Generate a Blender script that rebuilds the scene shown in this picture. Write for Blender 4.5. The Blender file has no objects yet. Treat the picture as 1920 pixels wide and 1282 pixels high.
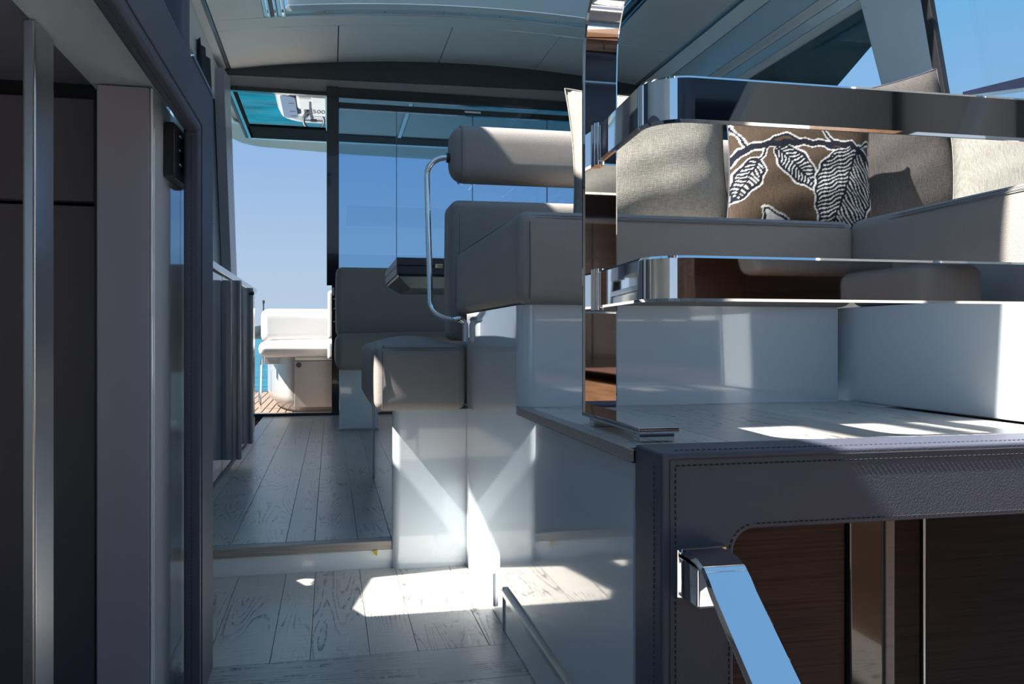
import bpy, bmesh, math, random
from mathutils import Vector, Matrix, geometry
random.seed(7)
S = bpy.context.scene
COL = S.collection
PI = math.pi

# ------------------------------------------------------------------ camera, sky, sun, exposure
cam_d = bpy.data.cameras.new('camera'); cam = bpy.data.objects.new('camera', cam_d); COL.objects.link(cam)
cam.location = (0, 0, 0.48)
cam.rotation_euler = (PI/2, 0, -math.atan(340/1550.0))
cam_d.sensor_width = 36.0; cam_d.lens = 36.0*1550/1920; cam_d.shift_y = -8/1920.0
cam_d.clip_start = 0.02; cam_d.clip_end = 4000
S.camera = cam

w = bpy.data.worlds.new('sky'); S.world = w; w.use_nodes = True
nt = w.node_tree; nt.nodes.clear()
out = nt.nodes.new('ShaderNodeOutputWorld'); bg = nt.nodes.new('ShaderNodeBackground')
tc = nt.nodes.new('ShaderNodeTexCoord'); sx = nt.nodes.new('ShaderNodeSeparateXYZ'); rp = nt.nodes.new('ShaderNodeValToRGB')
nt.links.new(tc.outputs['Generated'], sx.inputs[0]); nt.links.new(sx.outputs['Z'], rp.inputs[0])
nt.links.new(rp.outputs[0], bg.inputs[0]); nt.links.new(bg.outputs[0], out.inputs[0])
el = rp.color_ramp.elements
el[0].position = 0.0; el[0].color = (.47, .57, .69, 1)
el[1].position = 1.0; el[1].color = (.16, .36, .66, 1)
for p, c in ((.06, (.43, .56, .73, 1)), (.20, (.29, .46, .73, 1)), (.36, (.17, .43, .75, 1)), (.6, (.17, .40, .72, 1))):
    e = el.new(p); e.color = c
bg.inputs[1].default_value = .82

SUN = Vector((-.80, -.07, 1.0)).normalized()
sd = bpy.data.lights.new('sun', 'SUN'); sun = bpy.data.objects.new('sun', sd); COL.objects.link(sun)
sd.energy = 15.0; sd.angle = math.radians(.6); sd.color = (1, .955, .89)
sun.rotation_euler = SUN.to_track_quat('Z', 'Y').to_euler(); sun.location = (-6, -1, 9)

S.view_settings.view_transform = 'Standard'; S.view_settings.look = 'None'
S.view_settings.exposure = 0.38; S.view_settings.gamma = 1.0; S.view_settings.use_curve_mapping = False

# ------------------------------------------------------------------ materials
def mat(name, col, rough=.5, metal=0, coat=0, spec=.5, bump=0, bscale=200, var=0, vscale=6, btype='noise', stretch=None):
    m = bpy.data.materials.new(name); m.use_nodes = True
    n = m.node_tree; b = n.nodes['Principled BSDF']
    b.inputs['Base Color'].default_value = (*col, 1); b.inputs['Roughness'].default_value = rough
    b.inputs['Metallic'].default_value = metal; b.inputs['Coat Weight'].default_value = coat
    b.inputs['Coat Roughness'].default_value = .02
    b.inputs['Specular IOR Level'].default_value = spec
    t = n.nodes.new('ShaderNodeTexCoord'); mp = n.nodes.new('ShaderNodeMapping')
    n.links.new(t.outputs['Object'], mp.inputs[0])
    if stretch: mp.inputs['Scale'].default_value = stretch
    if var:
        nz = n.nodes.new('ShaderNodeTexNoise'); nz.inputs['Scale'].default_value = vscale; nz.inputs['Detail'].default_value = 4
        r = n.nodes.new('ShaderNodeValToRGB')
        r.color_ramp.elements[0].position = .3; r.color_ramp.elements[1].position = .7
        r.color_ramp.elements[0].color = (*[c*(1-var) for c in col], 1); r.color_ramp.elements[1].color = (*[min(1, c*(1+var)) for c in col], 1)
        n.links.new(mp.outputs[0], nz.inputs['Vector']); n.links.new(nz.outputs[0], r.inputs[0]); n.links.new(r.outputs[0], b.inputs['Base Color'])
    if bump:
        if btype == 'weave':
            a = n.nodes.new('ShaderNodeTexNoise'); a.inputs['Scale'].default_value = bscale
        elif btype == 'voronoi':
            a = n.nodes.new('ShaderNodeTexVoronoi'); a.inputs['Scale'].default_value = bscale
        else:
            a = n.nodes.new('ShaderNodeTexNoise'); a.inputs['Scale'].default_value = bscale
        n.links.new(mp.outputs[0], a.inputs['Vector'])
        bp = n.nodes.new('ShaderNodeBump'); bp.inputs['Strength'].default_value = bump; bp.inputs['Distance'].default_value = .002
        n.links.new(a.outputs[0], bp.inputs['Height']); n.links.new(bp.outputs[0], b.inputs['Normal'])
    return m

def plank_mat(name, light, dark, grain=(14, 1.2, 14), strength=.95):
    """limed oak: pale boards, dark cathedral grain in patches, offset per board"""
    m = bpy.data.materials.new(name); m.use_nodes = True
    n = m.node_tree; L = n.links; b = n.nodes['Principled BSDF']
    b.inputs['Roughness'].default_value = .3
    t = n.nodes.new('ShaderNodeTexCoord'); oi = n.nodes.new('ShaderNodeObjectInfo')
    ml = n.nodes.new('ShaderNodeVectorMath'); ml.operation = 'SCALE'; ml.inputs['Scale'].default_value = 37.0
    cb = n.nodes.new('ShaderNodeCombineXYZ'); L.new(oi.outputs['Random'], cb.inputs[0]); L.new(oi.outputs['Random'], cb.inputs[1])
    L.new(cb.outputs[0], ml.inputs[0])
    ad = n.nodes.new('ShaderNodeVectorMath'); ad.operation = 'ADD'; L.new(t.outputs['Object'], ad.inputs[0]); L.new(ml.outputs[0], ad.inputs[1])
    mp = n.nodes.new('ShaderNodeMapping'); mp.inputs['Scale'].default_value = grain; L.new(ad.outputs[0], mp.inputs[0])
    wv = n.nodes.new('ShaderNodeTexNoise'); wv.inputs['Scale'].default_value = 1.0; wv.inputs['Detail'].default_value = 1.5; wv.inputs['Roughness'].default_value = .4
    L.new(mp.outputs[0], wv.inputs['Vector'])
    mm = n.nodes.new('ShaderNodeMath'); mm.operation = 'MULTIPLY'; mm.inputs[1].default_value = 22.0; L.new(wv.outputs[0], mm.inputs[0])
    fr = n.nodes.new('ShaderNodeMath'); fr.operation = 'FRACT'; L.new(mm.outputs[0], fr.inputs[0])
    gr = n.nodes.new('ShaderNodeValToRGB'); L.new(fr.outputs[0], gr.inputs[0])
    ge = gr.color_ramp.elements; ge[0].position = 0; ge[0].color = (1, 1, 1, 1); ge[1].position = .36; ge[1].color = (0, 0, 0, 1)
    # fine ragged break-up of the grain lines
    f2 = n.nodes.new('ShaderNodeTexNoise'); f2.inputs['Scale'].default_value = 60; f2.inputs['Detail'].default_value = 3
    m2 = n.nodes.new('ShaderNodeMapping'); m2.inputs['Scale'].default_value = (1.4, .6, 1); L.new(ad.outputs[0], m2.inputs[0]); L.new(m2.outputs[0], f2.inputs['Vector'])
    r2 = n.nodes.new('ShaderNodeValToRGB'); r2.color_ramp.elements[0].position = .38; r2.color_ramp.elements[1].position = .54; L.new(f2.outputs[0], r2.inputs[0])
    # patches where the grain is open
    f3 = n.nodes.new('ShaderNodeTexNoise'); f3.inputs['Scale'].default_value = 5.0; f3.inputs['Detail'].default_value = 1; L.new(ad.outputs[0], f3.inputs['Vector'])
    r3 = n.nodes.new('ShaderNodeValToRGB'); r3.color_ramp.elements[0].position = .40; r3.color_ramp.elements[1].position = .54; L.new(f3.outputs[0], r3.inputs[0])
    a1 = n.nodes.new('ShaderNodeMath'); a1.operation = 'MULTIPLY'; L.new(gr.outputs[0], a1.inputs[0]); L.new(r2.outputs[0], a1.inputs[1])
    a2 = n.nodes.new('ShaderNodeMath'); a2.operation = 'MULTIPLY'; L.new(a1.outputs[0], a2.inputs[0]); L.new(r3.outputs[0], a2.inputs[1])
    a3 = n.nodes.new('ShaderNodeMath'); a3.operation = 'MULTIPLY'; a3.inputs[1].default_value = strength; L.new(a2.outputs[0], a3.inputs[0])
    # saw marks and board tone
    sw = n.nodes.new('ShaderNodeTexNoise'); sw.inputs['Scale'].default_value = 1; sw.inputs['Detail'].default_value = 2
    m4 = n.nodes.new('ShaderNodeMapping'); m4.inputs['Scale'].default_value = (18, 260, 1); L.new(ad.outputs[0], m4.inputs[0]); L.new(m4.outputs[0], sw.inputs['Vector'])
    t1 = n.nodes.new('ShaderNodeMapRange'); t1.inputs['To Min'].default_value = .82; t1.inputs['To Max'].default_value = 1.06
    L.new(oi.outputs['Random'], t1.inputs['Value'])
    t2 = n.nodes.new('ShaderNodeMapRange'); t2.inputs['From Min'].default_value = .3; t2.inputs['From Max'].default_value = .75; t2.inputs['To Min'].default_value = 1.04; t2.inputs['To Max'].default_value = .82
    L.new(sw.outputs[0], t2.inputs['Value'])
    tm = n.nodes.new('ShaderNodeMath'); tm.operation = 'MULTIPLY'; L.new(t1.outputs[0], tm.inputs[0]); L.new(t2.outputs[0], tm.inputs[1])
    sc = n.nodes.new('ShaderNodeVectorMath'); sc.operation = 'SCALE'; sc.inputs[0].default_value = light; L.new(tm.outputs[0], sc.inputs['Scale'])
    mx = n.nodes.new('ShaderNodeMix'); mx.data_type = 'RGBA'; L.new(a3.outputs[0], mx.inputs['Factor'])
    L.new(sc.outputs[0], mx.inputs['A']); mx.inputs['B'].default_value = (*dark, 1)
    L.new(mx.outputs['Result'], b.inputs['Base Color'])
    bp = n.nodes.new('ShaderNodeBump'); bp.inputs['Strength'].default_value = .25; bp.inputs['Distance'].default_value = .001; bp.invert = True
    L.new(a3.outputs[0], bp.inputs['Height']); L.new(bp.outputs[0], b.inputs['Normal'])
    return m

def glass_mat(name, tint, refl=.08, rough=0.0):
    m = bpy.data.materials.new(name); m.use_nodes = True
    n = m.node_tree; n.nodes.clear()
    o = n.nodes.new('ShaderNodeOutputMaterial'); mx = n.nodes.new('ShaderNodeMixShader'); t = n.nodes.new('ShaderNodeBsdfTransparent')
    g = n.nodes.new('ShaderNodeBsdfGlossy'); lw = n.nodes.new('ShaderNodeLayerWeight'); pw = n.nodes.new('ShaderNodeMath'); pw.operation = 'POWER'; pw.inputs[1].default_value = 5.0; fr = n.nodes.new('ShaderNodeMapRange'); fr.inputs['To Min'].default_value = refl*.4; fr.inputs['To Max'].default_value = .9
    n.links.new(lw.outputs['Facing'], pw.inputs[0]); n.links.new(pw.outputs[0], fr.inputs['Value'])
    t.inputs[0].default_value = (*tint, 1); g.inputs['Roughness'].default_value = rough
    n.links.new(fr.outputs[0], mx.inputs[0]); n.links.new(t.outputs[0], mx.inputs[1]); n.links.new(g.outputs[0], mx.inputs[2]); n.links.new(mx.outputs[0], o.inputs[0])
    return m

def cloth_mat(name, col, scale=900, bump=.5):
    """linen: crossed thread noise"""
    m = bpy.data.materials.new(name); m.use_nodes = True
    n = m.node_tree; L = n.links; b = n.nodes['Principled BSDF']; b.inputs['Roughness'].default_value = .9; b.inputs['Specular IOR Level'].default_value = .15
    t = n.nodes.new('ShaderNodeTexCoord'); hs = []
    for sc in ((scale*.35, scale*.03, scale*.03), (scale*.03, scale*.35, scale*.35)):
        mp = n.nodes.new('ShaderNodeMapping'); mp.inputs['Scale'].default_value = sc; L.new(t.outputs['Object'], mp.inputs[0])
        z = n.nodes.new('ShaderNodeTexNoise'); z.inputs['Scale'].default_value = 1.0; z.inputs['Detail'].default_value = 2; L.new(mp.outputs[0], z.inputs['Vector']); hs.append(z)
    a = n.nodes.new('ShaderNodeMath'); a.operation = 'ADD'; L.new(hs[0].outputs[0], a.inputs[0]); L.new(hs[1].outputs[0], a.inputs[1])
    r = n.nodes.new('ShaderNodeMapRange'); r.inputs['From Min'].default_value = .7; r.inputs['From Max'].default_value = 1.3; r.inputs['To Min'].default_value = .72; r.inputs['To Max'].default_value = 1.25
    L.new(a.outputs[0], r.inputs['Value'])
    s = n.nodes.new('ShaderNodeVectorMath'); s.operation = 'SCALE'; L.new(r.outputs[0], s.inputs['Scale'])
    if isinstance(col, str):
        c = n.nodes.new('ShaderNodeVertexColor'); c.layer_name = col; L.new(c.outputs[0], s.inputs[0])
    else: s.inputs[0].default_value = col
    L.new(s.outputs[0], b.inputs['Base Color'])
    bp = n.nodes.new('ShaderNodeBump'); bp.inputs['Strength'].default_value = bump; bp.inputs['Distance'].default_value = .001
    L.new(a.outputs[0], bp.inputs['Height']); L.new(bp.outputs[0], b.inputs['Normal'])
    return m

M = {}
M['white'] = mat('white_gelcoat', (.66, .72, .76), .22, coat=.6, var=.015)
M['white_gloss'] = mat('white_high_gloss_lacquer', (.62, .69, .74), .07, coat=1, spec=.8, var=.01, vscale=2)
M['white_post'] = mat('white_post_lacquer', (.84, .87, .90), .1, coat=.8, var=.01)
M['white_matt'] = mat('white_laminate', (.6, .64, .68), .35, var=.02)
M['ceiling'] = mat('ceiling_lining', (.80, .79, .76), .45, var=.02, vscale=3, bump=.05, bscale=30)
M['cove'] = mat('ceiling_cove_panel', (.50, .54, .55), .18, coat=.5, var=.03, vscale=3)
M['taupe'] = mat('taupe_leather', (.30, .275, .255), .6, spec=.25, bump=.35, bscale=700, btype='voronoi', var=.04, vscale=5)
M['taupe_dark'] = mat('taupe_leather_thread', (.16, .145, .135), .7, var=.1)
M['greyleather'] = mat('charcoal_grey_leather', (.068, .076, .108), .5, spec=.4, bump=.22, bscale=520, btype='noise', var=.06, vscale=5)
M['thread'] = mat('charcoal_thread', (.045, .047, .06), .7, var=.1)
M['thread_front'] = mat('grey_thread', (.035, .036, .042), .8, spec=.1, var=.1)  # darker thread tone for the bulkhead's front stitching
M['lavender'] = mat('lavender_grey_lacquer', (.33, .33, .40), .35, var=.02)
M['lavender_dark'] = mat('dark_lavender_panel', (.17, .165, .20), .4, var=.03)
M['black'] = mat('black_plastic', (.012, .012, .014), .35, var=.1)
M['blackgloss'] = mat('black_glossy_frame', (.012, .013, .016), .1, coat=.5, var=.1)
M['header'] = mat('dark_header_trim', (.055, .062, .07), .45, var=.05)
M['soffit'] = mat('brownish_grey_soffit', (.36, .34, .33), .5, var=.03)
M['chrome'] = mat('polished_steel', (.86, .86, .86), .025, metal=1, var=.01)
M['alu'] = mat('satin_aluminium', (.50, .53, .56), .28, metal=1, var=.03)
M['alu_white'] = mat('pale_anodised_track', (.72, .74, .76), .3, metal=.6, var=.03)
M['wood'] = mat('dark_brown_veneer', (.060, .029, .022), .5, spec=.2, var=.45, vscale=3, stretch=(1.5, 1, 90))
M['wood_dark'] = mat('wenge_veneer', (.024, .011, .010), .5, spec=.15, var=.4, vscale=3, stretch=(1.5, 1, 90))
M['wood_warm'] = mat('warm_walnut_veneer', (.10, .050, .026), .35, var=.35, vscale=3, stretch=(1, 1, 40), coat=.2)
M['wood_edge'] = mat('pale_edge_band', (.26, .20, .19), .4, var=.1, stretch=(1, 1, 30))
M['oak'] = plank_mat('limed_oak_plank', (.53, .495, .45), (.07, .062, .058))
M['oak_x'] = plank_mat('limed_oak_plank_crosswise', (.53, .495, .45), (.07, .062, .058), grain=(1.2, 14, 14))
M['nosing'] = mat('oak_nosing', (.30, .275, .25), .4, var=.2, stretch=(2, 60, 60))
M['teak'] = mat('weathered_teak', (.19, .135, .10), .6, var=.25, vscale=4, stretch=(40, 2, 2))
M['caulk'] = mat('black_deck_caulking', (.02, .02, .02), .6, var=.1)
M['cabinet'] = mat('silver_grey_lacquer', (.36, .36, .385), .16, coat=.5, var=.03)
M['dkteal'] = mat('slate_window_pillar', (.10, .125, .14), .4, var=.06)
M['curtain'] = cloth_mat('slate_curtain_cloth', (.13, .16, .19), 500, .3)
M['linen'] = cloth_mat('beige_linen', (.31, .29, .25), 2000)
M['linen_grey'] = cloth_mat('dark_grey_linen', (.075, .068, .065), 2000)
M['linen_light'] = cloth_mat('pale_grey_linen', (.20, .195, .175), 2200)
M['linen_print'] = cloth_mat('brown_leaf_print_linen', 'print', 2200, .3)
M['ckwhite'] = mat('white_cockpit_vinyl', (.56, .55, .54), .5, bump=.1, bscale=300, var=.02)
M['ckbase'] = mat('cockpit_mouldings', (.32, .305, .29), .25, coat=.3, var=.02)
M['hardtop'] = mat('hardtop_lining', (.40, .385, .36), .4, var=.03)
M['mirrorglass'] = mat('mirrored_sunroof_glass', (.36, .41, .43), .01, metal=1, var=.005)
M['sea'] = mat('turquoise_sea', (.0, .085, .12), .25, spec=.25, bump=1.0, bscale=1.3, var=.55, vscale=1.1, stretch=(.55, 1.6, 1))
M['sea'].node_tree.nodes['Bump'].inputs['Distance'].default_value = .12
M['hill'] = mat('distant_wooded_hill', (.022, .03, .034), .95, spec=.05, var=.4, vscale=.05)
M['tender'] = mat('tender_white', (.34, .335, .32), .5, var=.03)
M['tender_mat'] = mat('tender_blue_grey_mat', (.09, .115, .16), .6, var=.05)
M['tender_grey'] = mat('tender_grey_deck', (.21, .215, .235), .6, var=.05)
M['blind'] = mat('sunroof_blind', (.42, .52, .60), .5, var=.03)
_n = M['blind'].node_tree; _t = _n.nodes.new('ShaderNodeBsdfTranslucent'); _t.inputs[0].default_value = (.10, .12, .13, 1)
_a = _n.nodes.new('ShaderNodeAddShader'); _n.links.new(_t.outputs[0], _a.inputs[0]); _n.links.new(_n.nodes['Principled BSDF'].outputs[0], _a.inputs[1])
_n.links.new(_a.outputs[0], _n.nodes['Material Output'].inputs[0])
M['glass_aft'] = glass_mat('blue_tinted_glass', (.56, .73, .86), .12)
M['glass_left'] = glass_mat('clear_side_glass', (.75, .9, .97), .1)
M['glass_right'] = glass_mat('cyan_side_glass', (.95, 1.0, 1.0), .08)
M['glass_dark'] = mat('dark_teal_privacy_glass', (.03, .075, .085), .06, coat=.6, var=.2, vscale=2)
M['table'] = mat('dark_oak_table', (.045, .045, .052), .4, var=.35, vscale=3, stretch=(2, 2, 60))
M['yellow'] = mat('yellow_scrap', (.55, .36, .02), .6, var=.2)
M['mark'] = mat('white_print', (.8, .8, .8), .5, var=.02)
M['darkmark'] = mat('charcoal_print', (.05, .05, .06), .5, var=.05)
M['black_matt'] = mat('matt_black_seal', (.012, .013, .016), .85, spec=.08, var=.1)
M['navy'] = mat('navy_console', (.012, .016, .035), .15, coat=.3, var=.1)

# ------------------------------------------------------------------ mesh helpers
def newbm(): return bmesh.new()

def obj(name, bm, m, parent=None, smooth=True, ang=35, **props):
    bmesh.ops.recalc_face_normals(bm, faces=bm.faces[:])
    me = bpy.data.meshes.new(name); bm.to_mesh(me); bm.free()
    mm = m if isinstance(m, (list, tuple)) else [m]
    for x in mm: me.materials.append(x)
    if smooth:
        me.shade_smooth(); me.set_sharp_from_angle(angle=math.radians(ang))
    o = bpy.data.objects.new(name, me); COL.objects.link(o)
    if smooth:
        wn = o.modifiers.new('weighted_normals', 'WEIGHTED_NORMAL'); wn.keep_sharp = True; wn.weight = 90
    if parent:
        o.parent = parent
        o.matrix_parent_inverse = Matrix.Translation(-Vector(parent.location)) if parent.type == 'EMPTY' and parent.location.length > 0 else Matrix()
    for k, v in props.items(): o[k] = v
    return o

def thing(name, label, cat, loc=(0, 0, 0), group=None, kind=None):
    o = bpy.data.objects.new(name, None); COL.objects.link(o); o.location = loc; o.empty_display_size = .05
    if label: o['label'] = label
    if cat: o['category'] = cat
    if group: o['group'] = group
    if kind: o['kind'] = kind
    return o

def tag(o, label, cat, group=None, kind=None):
    o['label'] = label; o['category'] = cat
    if group: o['group'] = group
    if kind: o['kind'] = kind
    return o

def bev(bm, faces, b, seg=2):
    es = list({e for f in faces for e in f.edges})
    bmesh.ops.bevel(bm, geom=es, offset=b, offset_type='OFFSET', segments=seg, profile=.5, affect='EDGES', clamp_overlap=True)

def box(bm, x0, x1, y0, y1, z0, z1, b=0, seg=2):
    x0, x1 = sorted((x0, x1)); y0, y1 = sorted((y0, y1)); z0, z1 = sorted((z0, z1))
    v = [bm.verts.new(p) for p in ((x0,y0,z0),(x1,y0,z0),(x1,y1,z0),(x0,y1,z0),(x0,y0,z1),(x1,y0,z1),(x1,y1,z1),(x0,y1,z1))]
    fs = [bm.faces.new([v[i] for i in q]) for q in ((0,3,2,1),(4,5,6,7),(0,1,5,4),(1,2,6,5),(2,3,7,6),(3,0,4,7))]
    if b: bev(bm, fs, min(b, .49*min(x1-x0, y1-y0, z1-z0)), seg)
    return bm

def B(x0, x1, y0, y1, z0, z1, b=0, seg=2): return box(newbm(), x0, x1, y0, y1, z0, z1, b, seg)

def prism(bm, pts, axis, a0, a1, b=0, seg=2):
    """extrude 2-D polygon along an axis; pts are (y,z) for x, (x,z) for y, (x,y) for z"""
    def P(p, a): return {'x': (a, p[0], p[1]), 'y': (p[0], a, p[1]), 'z': (p[0], p[1], a)}[axis]
    A = [bm.verts.new(P(p, a0)) for p in pts]; C = [bm.verts.new(P(p, a1)) for p in pts]
    n = len(pts); fs = [bm.faces.new(A), bm.faces.new(C[::-1])]
    for i in range(n): fs.append(bm.faces.new((A[i], C[i], C[(i+1) % n], A[(i+1) % n])))
    bmesh.ops.recalc_face_normals(bm, faces=fs)
    if b: bev(bm, fs, b, seg)
    return bm

def loft(bm, rings, closed=True, caps=True):
    R = [[bm.verts.new(p) for p in r] for r in rings]; n = len(R[0])
    for a, c in zip(R, R[1:]):
        for i in range(n if closed else n-1): bm.faces.new((a[i], a[(i+1) % n], c[(i+1) % n], c[i]))
    if caps and closed: bm.faces.new(R[0][::-1]); bm.faces.new(R[-1])
    return bm

def tube(bm, path, r, n=8, closed=False):
    path = [Vector(p) for p in path]; rings = []; k = len(path); up = Vector((0, 0, 1))
    for i, p in enumerate(path):
        if closed: t = path[(i+1) % k]-path[i-1]
        else: t = path[min(i+1, k-1)]-path[max(i-1, 0)]
        t.normalize(); u = up if abs(t.dot(up)) < .9 else Vector((1, 0, 0))
        a = t.cross(u).normalized(); c = t.cross(a).normalized()
        if rings:  # keep frames aligned
            pa = rings[-1][1]; a = (pa-t*pa.dot(t)).normalized(); c = t.cross(a).normalized()
        rings.append(([p+(a*math.cos(2*PI*j/n)+c*math.sin(2*PI*j/n))*r for j in range(n)], a))
    rr = [q[0] for q in rings]
    if closed: rr.append(rr[0])
    loft(bm, rr, caps=not closed)
    if closed: bmesh.ops.remove_doubles(bm, verts=bm.verts[:], dist=1e-6)
    return bm

def arc(c, r, a0, a1, n, f):
    return [f(c[0]+r*math.cos(a0+(a1-a0)*i/n), c[1]+r*math.sin(a0+(a1-a0)*i/n)) for i in range(n+1)]

def rrect(wd, h, r, n=1):
    pts = []
    for cx, cy, a in ((wd/2-r, h/2-r, 0), (-wd/2+r, h/2-r, PI/2), (-wd/2+r, -h/2+r, PI), (wd/2-r, -h/2+r, 1.5*PI)):
        for i in range(n+1): pts.append((cx+r*math.cos(a+PI/2*i/n), cy+r*math.sin(a+PI/2*i/n)))
    return pts

def flatbar(bm, path, side, wd, th, r=.0025, closed=False):
    """sweep a flat bar; side = constant width direction"""
    path = [Vector(p) for p in path]; side = Vector(side).normalized(); k = len(path); rings = []
    pr = rrect(wd, th, min(r, th*.48))
    for i, p in enumerate(path):
        t = (path[min(i+1, k-1)]-path[max(i-1, 0)]).normalized(); nn = t.cross(side).normalized()
        rings.append([p+side*q[0]+nn*q[1] for q in pr])
    return loft(bm, rings)

def rbox(bm, x0, x1, y0, y1, z0, z1, r, crown=(0, 0, 0), n=7):
    """upholstery block: rounded box with crowned faces. crown = bulge on -x, -y, +z faces"""
    c = Vector(((x0+x1)/2, (y0+y1)/2, (z0+z1)/2)); h = Vector((abs(x1-x0)/2, abs(y1-y0)/2, abs(z1-z0)/2))
    def ax(H):
        q = [-H, -H+.12*r, -H+.35*r, -H+.65*r, -H+r]
        i = [(-H+r)+(2*(H-r))*j/n for j in range(1, n)]
        return q+i+[-x for x in q[::-1]]
    A = [ax(h[i]) for i in range(3)]
    def mp(p):
        inn = Vector([max(-(h[i]-r), min(h[i]-r, p[i])) for i in range(3)]); d = p-inn
        q = inn+d.normalized()*r if d.length > 1e-9 else p.copy()
        s = [max(0, 1-(q[i]/h[i])**2) for i in range(3)]
        if q[0] < 0: q.x -= crown[0]*s[1]*s[2]*(-q[0]/h[0])
        if q[1] < 0: q.y -= crown[1]*s[0]*s[2]*(-q[1]/h[1])
        if q[2] > 0: q.z += crown[2]*s[0]*s[1]*(q[2]/h[2])
        return q+c
    for d in range(3):
        e, f = [k for k in range(3) if k != d]
        for sg in (-1, 1):
            g = []
            for u in A[e]:
                row = []
                for v in A[f]:
                    p = Vector((0, 0, 0)); p[d] = sg*h[d]; p[e] = u; p[f] = v; row.append(bm.verts.new(mp(p)))
                g.append(row)
            for i in range(len(g)-1):
                for j in range(len(g[0])-1): bm.faces.new((g[i][j], g[i+1][j], g[i+1][j+1], g[i][j+1]))
    bmesh.ops.remove_doubles(bm, verts=bm.verts[:], dist=1e-5)
    return bm

def stitches(path, step=.006, ln=.0036, r=.0007):
    """row of separate little thread stitches along a polyline"""
    bm = newbm(); path = [Vector(p) for p in path]; carry = 0
    for a, c in zip(path, path[1:]):
        L = (c-a).length; d = (c-a).normalized(); s = carry
        u = d.cross(Vector((0, 0, 1)) if abs(d.z) < .9 else Vector((0, 1, 0))).normalized(); v = d.cross(u)
        while s < L:
            p = a+d*s; q = a+d*min(L, s+ln)
            loft(bm, [[x+(u*math.cos(t)+v*math.sin(t))*r for t in (0, PI/2, PI, 1.5*PI)] for x in (p, q)])
            s += step
        carry = s-L
    return bm

def poly_panel(name, outer, holes, place, thick, m, parent=None, **props):
    """flat panel with holes, thick; place(u, v, w) -> xyz"""
    cu = bpy.data.curves.new('outline', 'CURVE'); cu.dimensions = '2D'; cu.fill_mode = 'BOTH'; cu.extrude = thick/2
    for pts in [outer]+holes:
        sp = cu.splines.new('POLY'); sp.points.add(len(pts)-1); sp.use_cyclic_u = True
        for i, p in enumerate(pts): sp.points[i].co = (p[0], p[1], 0, 1)
    t = bpy.data.objects.new('outline', cu); COL.objects.link(t)
    me = bpy.data.meshes.new_from_object(t.evaluated_get(bpy.context.evaluated_depsgraph_get()))
    bpy.data.objects.remove(t); bpy.data.curves.remove(cu)
    bm = newbm(); bm.from_mesh(me); bpy.data.meshes.remove(me)
    bmesh.ops.remove_doubles(bm, verts=bm.verts[:], dist=1e-5)
    for v in bm.verts: v.co = Vector(place(*v.co))
    return obj(name, bm, m, parent, smooth=False, **props)

def text_bm(s, size, place, depth=.001):
    cu = bpy.data.curves.new('lettering', 'FONT'); cu.body = s; cu.size = size; cu.align_x = 'CENTER'; cu.align_y = 'CENTER'; cu.extrude = depth
    t = bpy.data.objects.new('lettering', cu); COL.objects.link(t)
    me = bpy.data.meshes.new_from_object(t.evaluated_get(bpy.context.evaluated_depsgraph_get()))
    bpy.data.objects.remove(t); bpy.data.curves.remove(cu)
    bm = newbm(); bm.from_mesh(me); bpy.data.meshes.remove(me)
    for v in bm.verts: v.co = Vector(place(*v.co))
    return bm

# ================================================================== SETTING: floors
FL = thing('floor', None, None, kind='structure')
obj('subfloor', B(-.40, 2.1, 2.0, 5.25, -.065, -.012), M['caulk'], FL)
obj('subfloor', B(-.9, .36, .2, 1.99, -.12, -.078), M['caulk'], FL)
G = .0005
def plank(x0, x1, y0, y1, z, th=.012, m='oak', parent=FL, name='plank'):
    return obj(name, B(x0+G, x1-G, y0+G, y1-G, z-th, z, .0004, 1), M[m], parent)
xs = [-.40, -.335, -.226, -.103, -.037, .063, .142]
for i, (a, b) in enumerate(zip(xs, xs[1:])):
    ys = [2.012, [3.3, 3.9, 2.75, 4.3, 3.1, 3.6][i], 5.235] if i % 2 else [2.012, 5.235]
    for c, d in zip(ys, ys[1:]): plank(a, b, c, d, 0)
x = .142
for wd in (.12, .15, .1, .14, .12, .15): plank(x, x+wd, 2.87, 5.235, 0); x += wd
obj('plank', B(-.40, .142, 1.974, 2.011, -.022, 0, .003), M['nosing'], FL, label='greyish step nosing at the edge of the upper floor')
obj('riser', B(-.9, .145, 1.979, 1.995, -.08, -.0225), M['white'], FL, label='white step riser')
lx = [-.62, -.42, -.27, -.204, -.1, -.034, .066, .149, .275, .318]
for a, b in zip(lx, lx[1:]): plank(a, b, 1.44, 1.978, -.065)
for c, d in ((1.300, 1.44), (1.165, 1.300), (1.03, 1.165), (.9, 1.03)): plank(-.62, .318, c, d, -.065, m='oak_x')

# ------------------------------------------------------------------ left wall, with unseen openings added to shape the sun patches
def back(p, X=-.70):
    p = Vector(p); t = (p.x-X)/(-SUN.x); q = p+SUN*t; return (q.y, q.z)
sunholeA = [back(p) for p in ((.095, 1.901, -.065), (.047, 1.695, -.065), (.071, 1.641, -.065), (.318, 1.64, -.065), (.318, 1.53, .0), (.318, 1.515, .09), (.318, 1.93, .164), (.318, 1.93, -.065))]  # opening traced back along the sun from the lit floor and side panel
sunholeB = [(1.846, 1.245), (1.900, 1.245), (1.900, 1.44), (1.885, 1.468), (1.846, 1.468)]  # opening sized to light the bench cushion corner and its white end
sunholeC = [back(p) for p in ((-.073, 1.917, -.065), (-.05, 1.933, -.065), (-.009, 1.92, -.065), (-.015, 1.867, -.065), (-.052, 1.875, -.065))]
sunholeD = [back(p) for p in ((-.228, 2.423, 0), (-.195, 2.431, 0), (-.194, 2.33, 0), (-.218, 2.322, 0))]
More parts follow.
